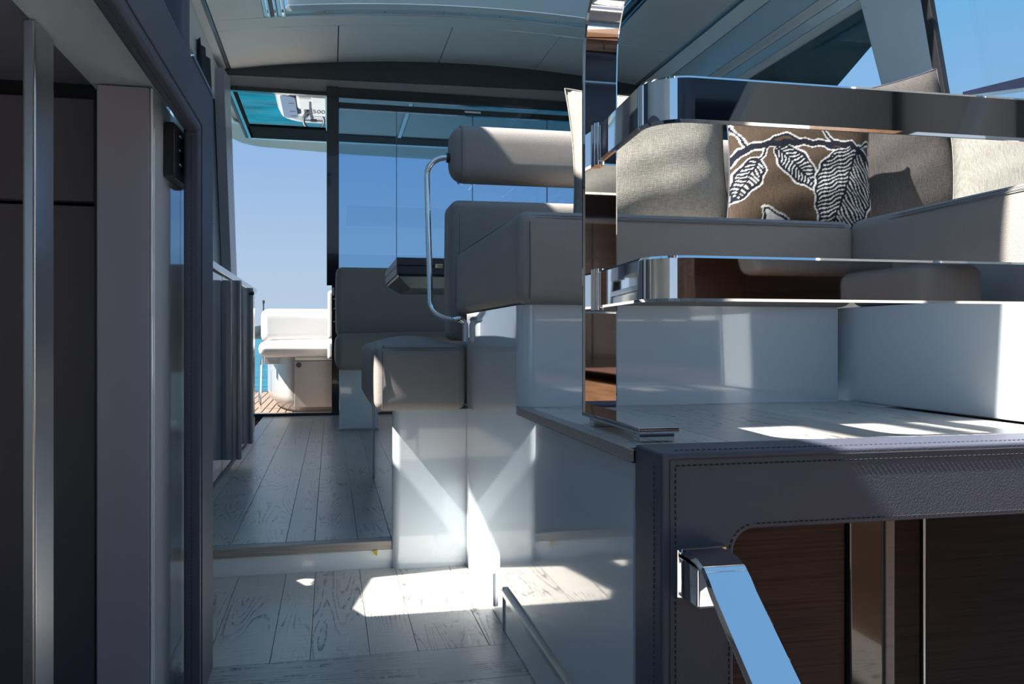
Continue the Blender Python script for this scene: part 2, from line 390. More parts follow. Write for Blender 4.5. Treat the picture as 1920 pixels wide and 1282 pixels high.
winL = [(3.45, 1.34), (4.10, 1.34), (4.10, 1.76), (3.6, 1.76)]
WL = thing('wall_left', None, None, kind='structure')
poly_panel('side_panel', [(.90, -.9), (5.24, -.9), (5.24, 2.14), (.90, 2.14)], [sunholeA, sunholeB, sunholeC, sunholeD, winL],
           lambda u, v, q: (-.715+q, u, v), .03, M['cove'], WL)
obj('side_panel', B(-.73, -.70, -.25, .90, -.9, 1.885), M['cove'], WL)  # unseen wall, topped where the platform sun patch has to begin
obj('side_panel', B(-.73, -.70, -2.2, -.25, -.9, .35), M['cove'], WL)  # unseen wall kept low so sun reaches the sole behind the camera
for z in (2.045, 2.205):
    bm = newbm(); box(bm, -.715, -.69, .76, .90, z-.022, z+.022, .004, 2); obj('shadow_bar', bm, M['alu'], WL)  # unseen bars, added to cast the dark stripes between the platform sun patches
obj('window_1', B(-.708, -.70, 3.43, 4.12, 1.32, 1.78), M['glass_left'], kind='structure')

# ------------------------------------------------------------------ ceiling
def cz(x): return 2.222-.056*(x-.95)**2
CE = thing('ceiling', None, None, kind='structure')
def ceil_panel(x0, x1, y0, y1, name='ceiling_panel', th=.018, off=0, m='ceiling', parent=None, n=8):
    bm = newbm(); R = []
    for i in range(n+1):
        xx = x0+(x1-x0)*i/n; z = cz(xx)+off; R.append([(xx, y0, z), (xx, y1, z), (xx, y1, z+th), (xx, y0, z+th)])
    loft(bm, R); bev(bm, [], 0) if False else None
    return obj(name, bm, M[m], parent or CE)
obj('backing', loft(newbm(), [[(xx, .9, cz(xx)+.03), (xx, 1.5, cz(xx)+.03), (xx, 1.5, cz(xx)+.05), (xx, .9, cz(xx)+.05)] for xx in (-.72, -.5, -.25, 0)]), M['black'], CE)
obj('backing', loft(newbm(), [[(xx, 4.44, cz(xx)+.02), (xx, 5.3, cz(xx)+.02), (xx, 5.3, cz(xx)+.04), (xx, 4.44, cz(xx)+.04)] for xx in [-.72+.29*i for i in range(11)]]), M['black'], CE)
obj('backing', loft(newbm(), [[(xx, 1.5, cz(xx)+.02), (xx, 4.5, cz(xx)+.02), (xx, 4.5, cz(xx)+.04), (xx, 1.5, cz(xx)+.04)] for xx in (-.72, -.6, -.49)]), M['black'], CE)
obj('backing', loft(newbm(), [[(xx, 1.5, cz(xx)+.02), (xx, 4.5, cz(xx)+.02), (xx, 4.5, cz(xx)+.04), (xx, 1.5, cz(xx)+.04)] for xx in (1.56, 1.8, 2.2)]), M['black'], CE)
g = .003
bx = [-.585, .042, .668, 1.293, 1.985]
for a, b in zip(bx, bx[1:]): ceil_panel(a+g, b-g, 4.585+g, 5.2)
ceil_panel(-.585+g, 1.985-g, 4.435, 4.585-g)
ceil_panel(-.585+g, -.48, 1.5, 2.37); ceil_panel(-.585+g, -.335, 2.37, 4.435); ceil_panel(1.575, 1.985-g, 1.5, 4.435)  # unseen roof opening left here, sized for sun on headrest and pillows
ceil_panel(-.585+g, .0, .9, 1.5); ceil_panel(1.575, 1.985-g, .9, 1.5)
bm = newbm()
for a, b in zip(bx, bx[1:]):
    pass
tube(bm, [(-.58+.257*i, 4.585, cz(-.58+.257*i)+.002) for i in range(11)], .004, 6); obj('seam_strip', bm, M['alu_white'], CE)
for s, xa in ((0, -.592), (1, 1.99)):
    bm = newbm(); z = cz(xa)-.002
    box(bm, xa-.014, xa+.006, .9, 5.2, z-.004, z+.012, .002, 1); obj('seam_strip', bm, M['alu'], CE)
# left cove strip: flat piece between the seam and the wall head
bm = newbm(); loft(bm, [[(-.606, y, 2.088), (-.66, y, 2.083), (-.71, y, 2.04), (-.71, y, 2.10), (-.606, y, 2.11)] for y in (.9, 5.2)]); obj('trim_1', bm, M['ceiling'], kind='structure')
# right cove, fascia and window head, running fore and aft
def strip(pts, y0, y1, name, m, th=.02, parent=None, **kw):
    bm = newbm(); n = len(pts)
    rings = [[(p[0], y, p[1]) for p in pts]+[(p[0]+th*.7, y, p[1]+th) for p in pts[::-1]] for y in (y0, y1)]
    loft(bm, rings); return obj(name, bm, m, parent, **kw)
strip([(1.996, 2.145), (2.035, 2.10), (2.04, 2.085)], .8, 5.2, 'trim_2', M['ceiling'], kind='structure')
WR = thing('wall_right', None, None, kind='structure')
strip([(2.045, 2.085), (2.07, 2.03), (2.10, 1.97)], .8, 5.2, 'fascia', M['cove'], parent=WR)
strip([(2.10, 1.965), (2.125, 1.955), (2.14, 1.94)], .8, 5.2, 'fascia', M['ceiling'], parent=WR)
strip([(2.14, 1.936), (2.165, 1.90)], .8, 5.2, 'fascia', M['cove'], parent=WR)
strip([(2.165, 1.897), (2.20, 1.872)], .8, 5.2, 'fascia', M['ceiling'], parent=WR)
obj('fascia', B(2.20, 2.225, .8, 5.2, 1.835, 1.875, .004), M['black'], WR)
obj('side_panel', B(2.2, 2.23, -2.2, 5.25, -.9, 1.10), M['white_matt'], WR)
obj('liner', B(2.10, 2.16, -1.55, .50, .92, 1.78, .01), M['taupe'], WR)
# inclined pillar between the side windows
bm = newbm()
pl = [(2.85, 1.87), (2.655, 1.30), (2.42, 1.30), (2.53, 1.87)]
prism(bm, [(2.92, 2.0), (2.63, 1.18), (2.38, 1.18), (2.56, 2.0)], 'x', 2.0, 2.035, .01, 3)
obj('pillar', bm, M['white'], WR)
bm = newbm(); prism(bm, [(2.575, 2.0), (2.395, 1.18), (2.355, 1.18), (2.533, 2.0)], 'x', 1.998, 2.02, .004, 2); obj('window_seal', bm, M['black'], WR)
# privacy glass behind the pillar: dark upper part, open sky below its slanting edge
bm = newbm(); prism(bm, [(2.85, 1.86), (5.2, 1.86), (5.2, 1.15), (4.35, 1.15), (3.25, 1.60), (2.85, 1.76)], 'x', 2.18, 2.19); obj('window_2', bm, M['glass_dark'], kind='structure')
obj('window_3', B(2.1, 2.108, .8, 2.74, 1.2, 2.0), M['glass_right'], kind='structure')
bm = newbm(); prism(bm, [(1.0, 1.02), (2.28, 1.255), (2.28, 1.268), (1.0, 1.13)], 'x', 1.98, 2.05); obj('trim_3', bm, M['navy'], kind='structure')
obj('trim_4', B(1.97, 2.2, .6, 5.2, .98, 1.08, .01), M['white_matt'], kind='structure')

# ------------------------------------------------------------------ aft bulkhead: header, soffit, door frame, glass
AB = thing('wall_back', None, None, kind='structure')
hx = [-.68+.27*i for i in range(11)]
bm = newbm(); loft(bm, [[(x, 5.2, cz(x)+.03), (x, 5.2, 2.055+.018*(x+.65)), (x, 5.3, 2.055+.018*(x+.65)), (x, 5.3, cz(x)+.03)] for x in hx]); obj('header', bm, M['header'], AB)
bm = newbm(); loft(bm, [[(x, 5.203, 2.053+.018*(x+.65)), (x, 5.25, 1.99+.018*(x+.6)), (x, 5.31, 1.99+.018*(x+.6)), (x, 5.3, 2.053+.018*(x+.65))] for x in hx]); obj('soffit', bm, M['soffit'], AB)
obj('upper_panel', B(-.70, -.648, 3.5, 5.17, 1.862, 2.075, .006), M['ceiling'], WL)
# left door pillar, leaning with the hull side
def lean(x, z): return x+(.82-z)*-.055
bm = newbm(); loft(bm, [[(-.612-.045*(z-.86), 4.35, z), (-.612-.045*(z-.86), 5.18, z), (-.72, 5.18, z), (-.72, 4.35, z)] for z in (.865, 2.08)]); obj('door_pillar', bm, M['dkteal'], AB)
bm = newbm(); loft(bm, [[(-.560-.035*(z-.84), 5.0, z), (-.548-.033*(z-.84), 5.19, z), (-.60-.035*(z-.84), 5.2, z), (-.61-.04*(z-.84), 5.0, z)] for z in (.84, 2.03)]); obj('door_pillar', bm, M['lavender'], AB)
D1 = thing('door_1', None, None, kind='structure')
bm = newbm(); prism(bm, [(-.605, 1.99), (-.57, .83), (-.475, 0.0), (-.62, 0), (-.66, 1.99)], 'y', 5.22, 5.27); obj('door_jamb', bm, M['blackgloss'], D1)
obj('door_jamb', B(-.024, .05, 5.21, 5.27, .80, 2.03, .004), M['blackgloss'], D1)
obj('door_jamb', B(.006, .05, 5.23, 5.27, 0, .80, .003), M['blackgloss'], D1)
obj('door_head', B(-.61, -.02, 5.235, 5.27, 1.975, 2.0), M['blackgloss'], D1)
obj('sill', B(-.62, .05, 5.235, 5.30, -.03, .018, .003), M['blackgloss'], D1)
obj('latch', B(.010, .022, 5.222, 5.23, .74, .79, .002), M['alu'], D1)
for z in (.58, .66, .72): 
    bm = newbm(); tube(bm, [(.022, 5.215, z), (.022, 5.232, z)], .005, 8); obj('screw', bm, M['alu'], D1)
W4 = thing('window_4', None, None, kind='structure')
obj('pane', B(.05, 1.95, 5.24, 5.248, .02, 2.0), M['glass_aft'], W4)
obj('frame', B(.05, 1.95, 5.225, 5.26, 1.965, 2.03), M['blackgloss'], W4)
obj('frame', B(.05, 1.95, 5.225, 5.26, 1.90, 1.938, .003), M['blackgloss'], W4)
obj('frame', B(.05, 1.95, 5.235, 5.26, 0.0, .03, .003), M['blackgloss'], W4)
for x in (.405, .89, 1.385): obj('glass_joint', B(x-.0015, x+.0015, 5.236, 5.252, .03, 1.9), M['dkteal'], W4)
obj('catch', B(.835, .94, 5.215, 5.226, 1.915, 1.928, .002), M['alu_white'], W4)
obj('side_panel', B(1.93, 2.22, 5.22, 5.27, 0, 2.1), M['header'], AB)

# ------------------------------------------------------------------ boat shell ahead of the camera's back: cabin bulkhead, dash, helm seat (seen in the chrome)
WF = thing('wall_front', None, None, kind='structure')
for i in range(6): obj('wood_panel', B(-.7+.48*i+.002, -.7+.48*(i+1)-.002, -1.62, -1.58, -.2, 1.02, .003), M['wood_warm'], WF)
obj('trim_rail', B(-.7, 2.2, -1.585, -1.565, 1.02, 1.04, .004), M['wood_edge'], WF)
obj('dash', B(-.7, 2.2, -2.0, -1.56, 1.045, 1.18, .01), M['wood_dark'], WF)
obj('dash', B(-.7, 2.2, -2.0, -1.60, 1.19, 1.68, .02), M['navy'], WF)
obj('helm_roof', B(.2, 2.2, -1.7, -.05, 2.10, 2.14, .005), M['soffit'], WF)
obj('bounce_sole', B(-.7, 1.05, -1.58, .75, -.16, -.12), M['oak_x'], WF)  # unseen sole added to catch sun and bounce it onto the ceiling
obj('trim_7', B(.36, 2.2, .75, 1.6, -1.22, -1.2), M['wood_dark'], kind='structure')
obj('side_panel', B(1.05, 1.08, -1.58, .70, -.16, .34), M['wood_warm'], WF)
obj('cockpit_sole', B(1.05, 2.2, -1.58, .70, .30, .34), M['wood'], WF)

# ================================================================== RAISED PLATFORM
XP = .318
PL = thing('raised_platform', 'high-gloss white raised platform with pale plank top at the right', 'platform', (0, 0, 0))
bm = newbm(); prism(bm, [(.842, -.075), (1.953, -.075), (1.953, .5365), (1.415, .5365), (1.415, .345), (.842, .345)], 'x', XP, XP+.03); obj('side_panel', bm, M['white_gloss'], PL)
obj('edge_trim', B(XP-.004, XP+.016, .838, 1.39, .3465, .3605, .0015), M['nosing'], PL, label='grey-brown edge strip along the platform')
obj('edge_trim', B(XP-.002, 1.0, .838, .850, .3465, .3605, .0015), M['nosing'], PL)
obj('deck', B(XP+.03, 1.6, .842, 1.384, .335, .348), M['caulk'], PL)
px = [.334, .45, .57, .69, .81, .935]
for a, b in zip(px, px[1:]): plank(a, b, .850, 1.384, .36, m='oak', parent=PL)
bm = newbm(); prism(bm, [(XP-.002, .016), (XP-.008, .012), (XP-.008, .003), (XP-.001, -.002), (XP+.004, -.002), (XP+.004, .016)], 'y', .842, 1.505); obj('door_trim', bm, M['alu'], PL, label='thin polished strip low on the side panel')
obj('door_trim', B(XP-.006, XP+.004, 1.503, 1.509, -.064, .016, .001, 1), M['alu'], PL)
obj('door_trim', B(XP-.005, XP+.003, 1.60, 1.604, -.05, .016, .001, 1), M['alu'], PL)
obj('lower_panel', B(XP-.003, XP+.001, .842, 1.504, -.064, -.002, .001, 1), M['white_gloss'], PL)

# ------------------------------------------------------------------ settee on the platform
ST = thing('corner_settee', 'taupe leather corner settee on a white base on the raised platform', 'settee')
# base: back wall facing the camera with rounded outer corner, and the arm's wall facing left
bm = newbm()
o1 = [(XP+.0302, 1.953), (XP+.0302, 1.4152), (XP, 1.4152)]+[(XP+.03+.03*math.cos(a), 1.415+.03*math.sin(a)) for a in [PI+PI/2*i/6 for i in range(1, 7)]]
prism(bm, o1+[(.93, 1.385), (.93, 1.953)], 'z', .3605, .537); obj('base', bm, M['white_gloss'], ST, ang=50)
obj('base', B(.95, 1.7, .86, 1.95, .361, .537, .003), M['white'], ST)
bm = newbm(); rbox(bm, .309, .955, 1.362, 2.075, .537, .697, .022, (.006, .004, .006)); s = obj('seat_cushion', bm, M['taupe'], ST)
def seam_loop(parent, x0, x1, y, z0, z1, r=.0011, m='taupe_dark', inset=.022, name='seam'):
    bm = newbm(); tube(bm, [(x0+inset, y, z1-inset*.4), (x1-inset*.5, y, z1-inset*.4)], r, 5); return obj(name, bm, M[m], parent)
bm = newbm(); tube(bm, [(.330, 1.3625, .546), (.330, 1.3585, .60), (.330, 1.3615, .675), (.332, 1.372, .690)], .0012, 5); obj('seam', bm, M['taupe_dark'], s)
bm = newbm(); tube(bm, [(.335, 1.365, .684), (.5, 1.3605, .6835), (.7, 1.3605, .6835), (.93, 1.363, .684)], .0011, 5); obj('seam', bm, M['taupe_dark'], s)
bm = newbm(); tube(bm, [(.335, 1.367, .6885), (.5, 1.3625, .6885), (.7, 1.3625, .6885), (.93, 1.365, .6885)], .0007, 5); obj('seam', bm, M['taupe_dark'], s)
bm = newbm(); tube(bm, [(.316, 1.40, .690), (.3115, 1.6, .688), (.311, 1.8, .688), (.314, 2.03, .689)], .0011, 5); obj('seam', bm, M['taupe_dark'], s)
bm = newbm(); rbox(bm, .948, 1.7, .85, 1.385, .537, .70, .022, (.005, .004, .006)); s = obj('seat_cushion', bm, M['taupe'], ST)
bm = newbm(); tube(bm, [(.9525, 1.36, .683), (.947, 1.2, .687), (.9455, 1.0, .688), (.949, .87, .686)], .0011, 5); obj('seam', bm, M['taupe_dark'], s)
bm = newbm(); tube(bm, [(.9555, 1.36, .689), (.950, 1.2, .692), (.9485, 1.0, .693), (.952, .87, .691)], .0007, 5); obj('seam', bm, M['taupe_dark'], s)
bm = newbm(); rbox(bm, 1.70, 1.86, .86, 2.0, .56, .80, .03); obj('backrest', bm, M['taupe'], ST)
obj('back_shelf', B(1.60, 1.98, .86, 2.1, .361, .56, .005), M['white'], ST)

# ------------------------------------------------------------------ forward dinette bench (its end faces the camera)
FB = thing('dinette_bench', 'taupe leather dinette bench with headrest, its white end facing the step', 'bench')
bm = newbm(); o1 = [(.30, 1.96), (.162, 1.96)]+[(.162-.02*math.sin(a), 1.98-.02*math.cos(a)) for a in [PI/2*i/5 for i in range(1, 6)]]+[(.142, 2.84), (.95, 2.84), (.95, 2.1), (.332, 2.1), (.332, 1.96)]
prism(bm, o1[1:], 'z', -.075, .31); obj('base', bm, M['white_gloss'], FB, ang=50)
obj('end_cap', B(.138, .146, 2.835, 2.86, .004, .31, .002), M['white'], FB)
bm = newbm(); rbox(bm, .100, .312, 1.928, 2.62, .310, .462, .020, (.008, .004, .024)); c = obj('seat_cushion', bm, M['taupe'], FB)
bm = newbm(); tube(bm, [(.117, 1.929, .315), (.117, 1.9245, .38), (.117, 1.926, .44), (.12, 1.937, .462)], .0012, 5); obj('seam', bm, M['taupe_dark'], c)
bm = newbm(); tube(bm, [(.116, 1.932, .451), (.2, 1.9275, .4525), (.300, 1.931, .451)], .0012, 5); obj('seam', bm, M['taupe_dark'], c)
bm = newbm(); tube(bm, [(.116, 1.934, .456), (.2, 1.9295, .4575), (.300, 1.933, .456)], .0008, 5); obj('seam', bm, M['taupe_dark'], c)
bm = newbm(); rbox(bm, .094, .116, 2.02, 2.62, .314, .455, .010, (.006, 0, .01)); obj('side_bolster', bm, M['taupe'], c)
bm = newbm(); rbox(bm, .315, .95, 2.26, 2.62, .310, .462, .02, (0, 0, .02)); obj('seat_cushion', bm, M['taupe'], FB)
bm = newbm(); rbox(bm, .300, 1.5, 2.095, 2.235, .472, .835, .024, (.003, .006, .004)); r = obj('backrest', bm, M['taupe'], FB)
bm = newbm(); tube(bm, [(.322, 2.097, .50), (.322, 2.093, .65), (.322, 2.096, .80), (.326, 2.104, .826)], .0012, 5); obj('seam', bm, M['taupe_dark'], r)
bm = newbm(); rbox(bm, .310, 1.45, 2.14, 2.235, .893, 1.043, .040, (.004, .006, .002)); h = obj('headrest', bm, M['taupe'], FB)
bm = newbm(); tube(bm, arc((0, 0), 1, 0, 2*PI, 20, lambda a, b: (.336, 2.1875+.0465*max(-1, min(1, a*1.25)), .968+.0745*max(-1, min(1, b*1.12))))[:-1], .0012, 5, closed=True); obj('seam', bm, M['taupe_dark'], h)
zt = .957
pth = [(.345, 2.18, zt)]+arc((.29, zt-.055), .05, PI/2, PI, 8, lambda a, b: (a+.008, 2.18, b+.005))+arc((.296, .572), .048, PI, 1.5*PI, 8, lambda a, b: (a, 2.10-.10*max(0, (a-.248)/.05), b))+[(.302, 1.945, .523)]+arc((.292, .505), .018, PI/2, 0, 6, lambda a, b: (a, 1.925, b))+[(.310, 1.922, .47)]
bm = newbm(); tube(bm, pth, .0075, 12); obj('support_tube', bm, M['chrome'], FB, label='bent polished steel tube carrying the headrest')
bm = newbm(); tube(bm, [(.300, 2.18, zt), (.318, 2.18, zt)], .013, 10); obj('collar', bm, M['black'], FB)

# ------------------------------------------------------------------ aft dinette bench and table
A2 = thing('dinette_bench', 'taupe leather bench against the aft glass beside the open door', 'bench', (0, 0, 0))
obj('base', B(.043, 1.9, 4.343, 5.0, -.004, .315, .004), M['white_gloss'], A2)
obj('kick_strip', B(.0425, 1.9, 4.341, 4.35, 0, .012), M['alu'], A2)
bm = newbm(); rbox(bm, .025, 1.9, 4.28, 4.86, .315, .502, .04, (.006, .004, .014)); obj('seat_cushion', bm, M['taupe'], A2)
bm = newbm(); rbox(bm, .030, 1.9, 4.82, 5.0, .485, .885, .035, (.004, .006, .002)); obj('backrest', bm, M['taupe'], A2)
TB = thing('folding_table', 'dark oak folding dinette table in front of the aft bench', 'table')
obj('table_top', B(.256, 1.15, 3.30, 4.02, .768, .799, .002, 1), M['table'], TB)
obj('table_leaf', B(.256, 1.15, 3.30, 4.02, .733, .766, .002, 1), M['table'], TB)
bm = newbm(); loft(bm, [[(.262+d, 3.306+e, z), (1.144-d, 3.306+e, z), (1.144-d, 4.014-e, z), (.262+d, 4.014-e, z)] for d, e, z in ((0, 0, .731), (.004, .004, .724), (.05, .10, .690), (.06, .11, .684))]); obj('underside', bm, M['table'], TB, ang=20)
bm = newbm(); box(bm, .408, .440, 3.294, 3.3005, .757, .775, .002, 1); obj('hinge', bm, M['chrome'], TB)
bm = newbm(); tube(bm, [(.7, 3.66, .002), (.7, 3.66, .69)], .035, 16); obj('leg', bm, M['alu'], TB)
bm = newbm(); tube(bm, [(.7, 3.66, .001), (.7, 3.66, .02)], .15, 24); obj('foot_plate', bm, M['alu'], TB)

# ------------------------------------------------------------------ pillows
def pillow(name, cx, cy, cz_, wd, h, th, rz=0, rx=0, roll=0, m='linen', n=22, label='', paint=None, pinch=.07, piping=None, group='pillows on the corner settee'):
    bm = newbm(); Mx = Matrix.Translation((cx, cy, cz_)) @ Matrix.Rotation(rz, 4, 'Z') @ Matrix.Rotation(rx, 4, 'X') @ Matrix.Rotation(roll, 4, 'Y')
    lay = bm.loops.layers.color.new('print') if False else None
    def pt(u, v, s):
        e = (1-u**2)*(1-v**2)
        t = th/2*(max(0, 1-abs(u)**2.6)**.55)*(max(0, 1-abs(v)**2.6)**.55)
        X = wd/2*u*(1-pinch*(1-v*v)); Zz = h/2*v*(1-pinch*(1-u*u))
        wr = .0018*math.sin(9*u+5*v)*e+.0014*math.sin(13*v-4*u+1)*e
        return Mx @ Vector((X, s*(t+wr*(1 if s < 0 else .5)), Zz))
    V = {}
    for s in (-1, 1):
        for i in range(n+1):
            for j in range(n+1):
                edge = i in (0, n) or j in (0, n)
                if edge and s == 1: V[s, i, j] = V[-1, i, j]; continue
                V[s, i, j] = bm.verts.new(pt(-1+2*i/n, -1+2*j/n, s))
    for s in (-1, 1):
        for i in range(n):
            for j in range(n):
                q = [V[s, i, j], V[s, i+1, j], V[s, i+1, j+1], V[s, i, j+1]]
                bm.faces.new(q if s < 0 else q[::-1])
    bmesh.ops.recalc_face_normals(bm, faces=bm.faces[:])
    bm.verts.index_update()
    idx = {V[-1, i, j].index: (-1+2*i/n, -1+2*j/n) for i in range(n+1) for j in range(n+1)} if paint else {}
    o = obj(name, bm, M[m], ang=80)
    if paint:
        a = o.data.color_attributes.new('print', 'FLOAT_COLOR', 'POINT')
        for k in range(len(o.data.vertices)):
            c = paint(*idx[k]) if k in idx else paint(2, 2); a.data[k].color = (*c, 1)
    tag(o, label, 'pillow', group)
    bm = newbm(); N = 40; loop = []
    for k in range(N): loop.append(pt(-1+2*k/N, -1, -1))
    for k in range(N): loop.append(pt(1, -1+2*k/N, -1))
    for k in range(N): loop.append(pt(1-2*k/N, 1, -1))
    for k in range(N): loop.append(pt(-1, 1-2*k/N, -1))
    tube(bm, loop, .0022, 5, closed=True); obj('piping', bm, M[piping or m], o)
    return o

# leaf print: white-outlined dark branch and ribbed leaves on brown linen (u, v in -1..1)
BR, DK, WH = (.058, .041, .029), (.008, .010, .017), (.42, .42, .41)
def seg_d(p, a, b):
    ax, ay = b[0]-a[0], b[1]-a[1]; t = max(0, min(1, ((p[0]-a[0])*ax+(p[1]-a[1])*ay)/(ax*ax+ay*ay+1e-9)))
    return math.hypot(p[0]-a[0]-t*ax, p[1]-a[1]-t*ay), t
LEAVES = [((.72, .27), (.28, -1.0), .44, 20), ((-.44, .23), (.14, -.36), .19, 15), ((-.66, .05), (-.99, -.52), .17, 12), ((-.48, .66), (.16, .60), .09, 9), ((-.50, .30), (-.10, .32), .10, 0), ((.2, .30), (.62, .24), .05, 0), ((-.2, -1.15), (-.58, -.62), .16, 0)]
BRANCH = [(-1.02, .02), (-.90, .16), (-.62, .24), (-.30, .29), (.3, .31), (.62, .33), (.80, .24), (1.05, .06)]
STEMS = [((.72, .27), (.76, .33)), ((.72, .27), (.95, .42)), ((.95, .42), (1.0, .2)), ((-.44, .23), (-.50, .30)), ((-.66, .05), (-.52, .26)), ((.38, .34), (.14, .60)), ((-.8, .2), (-1.0, .52))]
def paint(u, v):
    if abs(u) > 1.01: return BR
    u += .012*math.sin(31*v+7*u); v += .012*math.sin(27*u)
    p = (u, v); col = BR
    for i, (a, b) in enumerate(zip(BRANCH, BRANCH[1:])):
        d, t = seg_d(p, a, b); wb = .042
        if d < wb: return DK
        if d < wb+.022: col = WH
    for a, b in STEMS:
        d, t = seg_d(p, a, b)
        if d < .015: return DK
        if d < .034: col = WH
    for a, b, wd, ribs in LEAVES:
        L = math.hypot(b[0]-a[0], b[1]-a[1]); ux, uy = (b[0]-a[0])/L, (b[1]-a[1])/L
        s = ((u-a[0])*ux+(v-a[1])*uy)/L; q = ((u-a[0])*-uy+(v-a[1])*ux)
        if -.06 < s < 1.06:
            lim = wd*(max(0, math.sin(PI*min(1, max(0, s))**.8)))**.75
            if abs(q) < lim-.035:
                if ribs == 0: return WH if wd > .15 else BR
                if abs(q) < .014: return DK
                f = (s*ribs - abs(q)*ribs*.55*(1 if q > 0 else 1.3)) % 1
                return WH if f < .36 else DK
            if abs(q) < lim: return DK
            if abs(q) < lim+.024: return WH
    return col

pillow('pillow', .722, 1.80, .875, .39, .365, .13, rz=math.radians(-2), rx=math.radians(-10), m='linen', label='large beige linen pillow, leftmost on the corner settee behind the steel post')
pillow('pillow', 1.055, 1.72, .862, .352, .352, .11, rz=math.radians(-8), rx=math.radians(-10), roll=math.radians(3), m='linen_print', n=150, label='brown pillow printed with large black and white leaves', paint=paint, piping='thread')
pillow('pillow', 1.345, 1.80, .925, .34, .40, .11, rz=math.radians(-20), rx=math.radians(-9), roll=math.radians(-11), m='linen_grey', label='plain dark grey linen pillow whose corner pokes above the top rail', piping='thread')
pillow('pillow', 1.575, 1.60, .862, .34, .33, .12, rz=math.radians(-38), rx=math.radians(-10), m='linen_light', label='pale grey linen pillow at the right edge of the settee')

# ================================================================== LEATHER BULKHEAD round the companionway (right foreground)
LB = thing('companionway_bulkhead', 'charcoal leather-wrapped bulkhead frame around the dark lower doorway', 'bulkhead')
oc = [(.3955+.022+.022*math.cos(a), .265+.022*math.sin(a)) for a in [PI-PI/2*i/5 for i in range(6)]]
pts = [(XP, -1.2), (XP, .366), (1.35, .366), (1.35, .287)]+oc[::-1]+[(.3955, -1.2)]
bm = newbm(); prism(bm, pts, 'y', .763, .837, .007, 3); lb = obj('leather_panel', bm, M['greyleather'], LB, ang=60)
zf = .7625
bm = stitches([(XP+.0145, zf, -.6), (XP+.0145, zf, .3535), (1.3, zf, .3535)]); obj('stitching', bm, M['thread_front'], lb, smooth=False, kind='stuff')
bm = stitches([(1.3, zf, .2925)]+[(.3955+.022+.0275*math.cos(a), zf, .265+.0275*math.sin(a)) for a in [PI/2+PI/2*i/5 for i in range(6)]]+[(.390, zf, -.6)]); obj('stitching', bm, M['thread_front'], lb, smooth=False, kind='stuff')
bm = newbm(); tube(bm, [(XP+.009, zf+.0005, -.6), (XP+.009, zf+.0005, .3585), (XP+.0115, zf+.0005, .3595), (1.3, zf+.0005, .3595)], .0010, 5); obj('seam', bm, M['thread'], lb)
bm = stitches([(XP-.0002, .782, -.6), (XP-.0002, .782, .355)]); obj('stitching', bm, M['thread'], lb, smooth=False, kind='stuff')
bm = stitches([(XP+.02, .778, .3663), (1.3, .778, .3663)]); obj('stitching', bm, M['thread'], lb, smooth=False, kind='stuff')

# lower cabin doors seen through it
D2 = thing('door_2', None, None, kind='structure')
obj('door_panel', B(.500, .683, 1.0, 1.03, -1.2, .345, .002), M['wood'], D2)
obj('door_stile', B(.684, .737, .992, 1.04, -1.2, .345, .004), M['blackgloss'], D2)
obj('door_edge', B(.741, .756, .994, 1.03, -1.2, .345, .003), M['wood_edge'], D2)
obj('door_stile', B(.757, .800, 1.0, 1.03, -1.2, .345, .002), M['wood_dark'], D2)
obj('metal_strip', B(.801, .805, .995, 1.03, -1.2, .345, .001), M['alu'], D2)
obj('door_panel', B(.812, 1.35, 1.003, 1.03, -1.2, .345, .002), M['wood_dark'], D2)
obj('door_jamb', B(.36, .499, .99, 1.03, -1.2, .345), M['wood_dark'], D2)
obj('light_strip', B(.419, .433, .87, .885, .14, .345, .002), M['lavender'], D2)

# grab handle
GH = thing('grab_handle', 'curved flat polished steel grab handle on the charcoal leather bulkhead', 'handle')
hp = [(.357, .762, .269), (.356, .735, .2705), (.3555, .718, .2695), (.355, .704, .2655), (.354, .692, .2585), (.353, .68, .2495), (.350, .62, .2105), (.346, .55, .166), (.341, .46, .112), (.337, .38, .068), (.334, .32, .04)]
bm = newbm(); flatbar(bm, hp, (1, 0, 0), .046, .007, .0025); obj('grip', bm, M['chrome'], GH, ang=40)
bm = newbm(); box(bm, .334, .380, .716, .7635, .226, .265, .003); obj('bracket', bm, M['chrome'], GH)
bm = newbm(); box(bm, .331, .384, .755, .7632, .224, .274, .002); obj('mounting_plate', bm, M['chrome'], GH)

# ================================================================== STEEL HANDRAIL
HR = thing('handrail', 'polished steel two-bar handrail on the platform corner', 'railing')
xc = .3665
pp = [(xc, 1.10, .376), (xc, 1.10, .60), (xc, 1.10, .835), (xc, 1.0985, .862)]+[(xc, 1.03+.0685*math.cos(a), .862+.088*math.sin(a)) for a in [PI/2*i/12 for i in range(1, 13)]]+[(xc, .98, .9515), (xc, .90, .954), (xc, .7, .958)]
bm = newbm(); flatbar(bm, pp, (1, 0, 0), .050, .009, .0025); obj('post', bm, M['chrome'], HR, ang=40)
bm = newbm(); box(bm, .3415, .3915, .885, 1.1045, .3705, .378, .002); obj('foot_plate', bm, M['chrome'], HR)
for y in (1.06, .892): obj('foot_block', B(.345, .388, y, y+.02, .3605, .3705, .001), M['chrome'], HR)
def rail(z0, z1, name='rail'):
    zm = (z0+z1)/2; r = .045
    p = [(.364, 1.095, zm), (.352, .86+r, zm)]+[(.352+r-r*math.cos(a), .86+r-r*math.sin(a), zm) for a in [PI/2*i/10 for i in range(1, 11)]]+[(.7, .857, zm), (1.6, .845, zm)]
    bm = newbm(); flatbar(bm, p, (0, 0, 1), z1-z0, .009, .003); ro = obj(name, bm, M['chrome'], HR, ang=40)
    bm = newbm(); tube(bm, [(.362, 1.089, z0-.003), (.362, 1.089, z1+.003)], .0075, 14); obj('hinge_pin', bm, M['chrome'], ro)
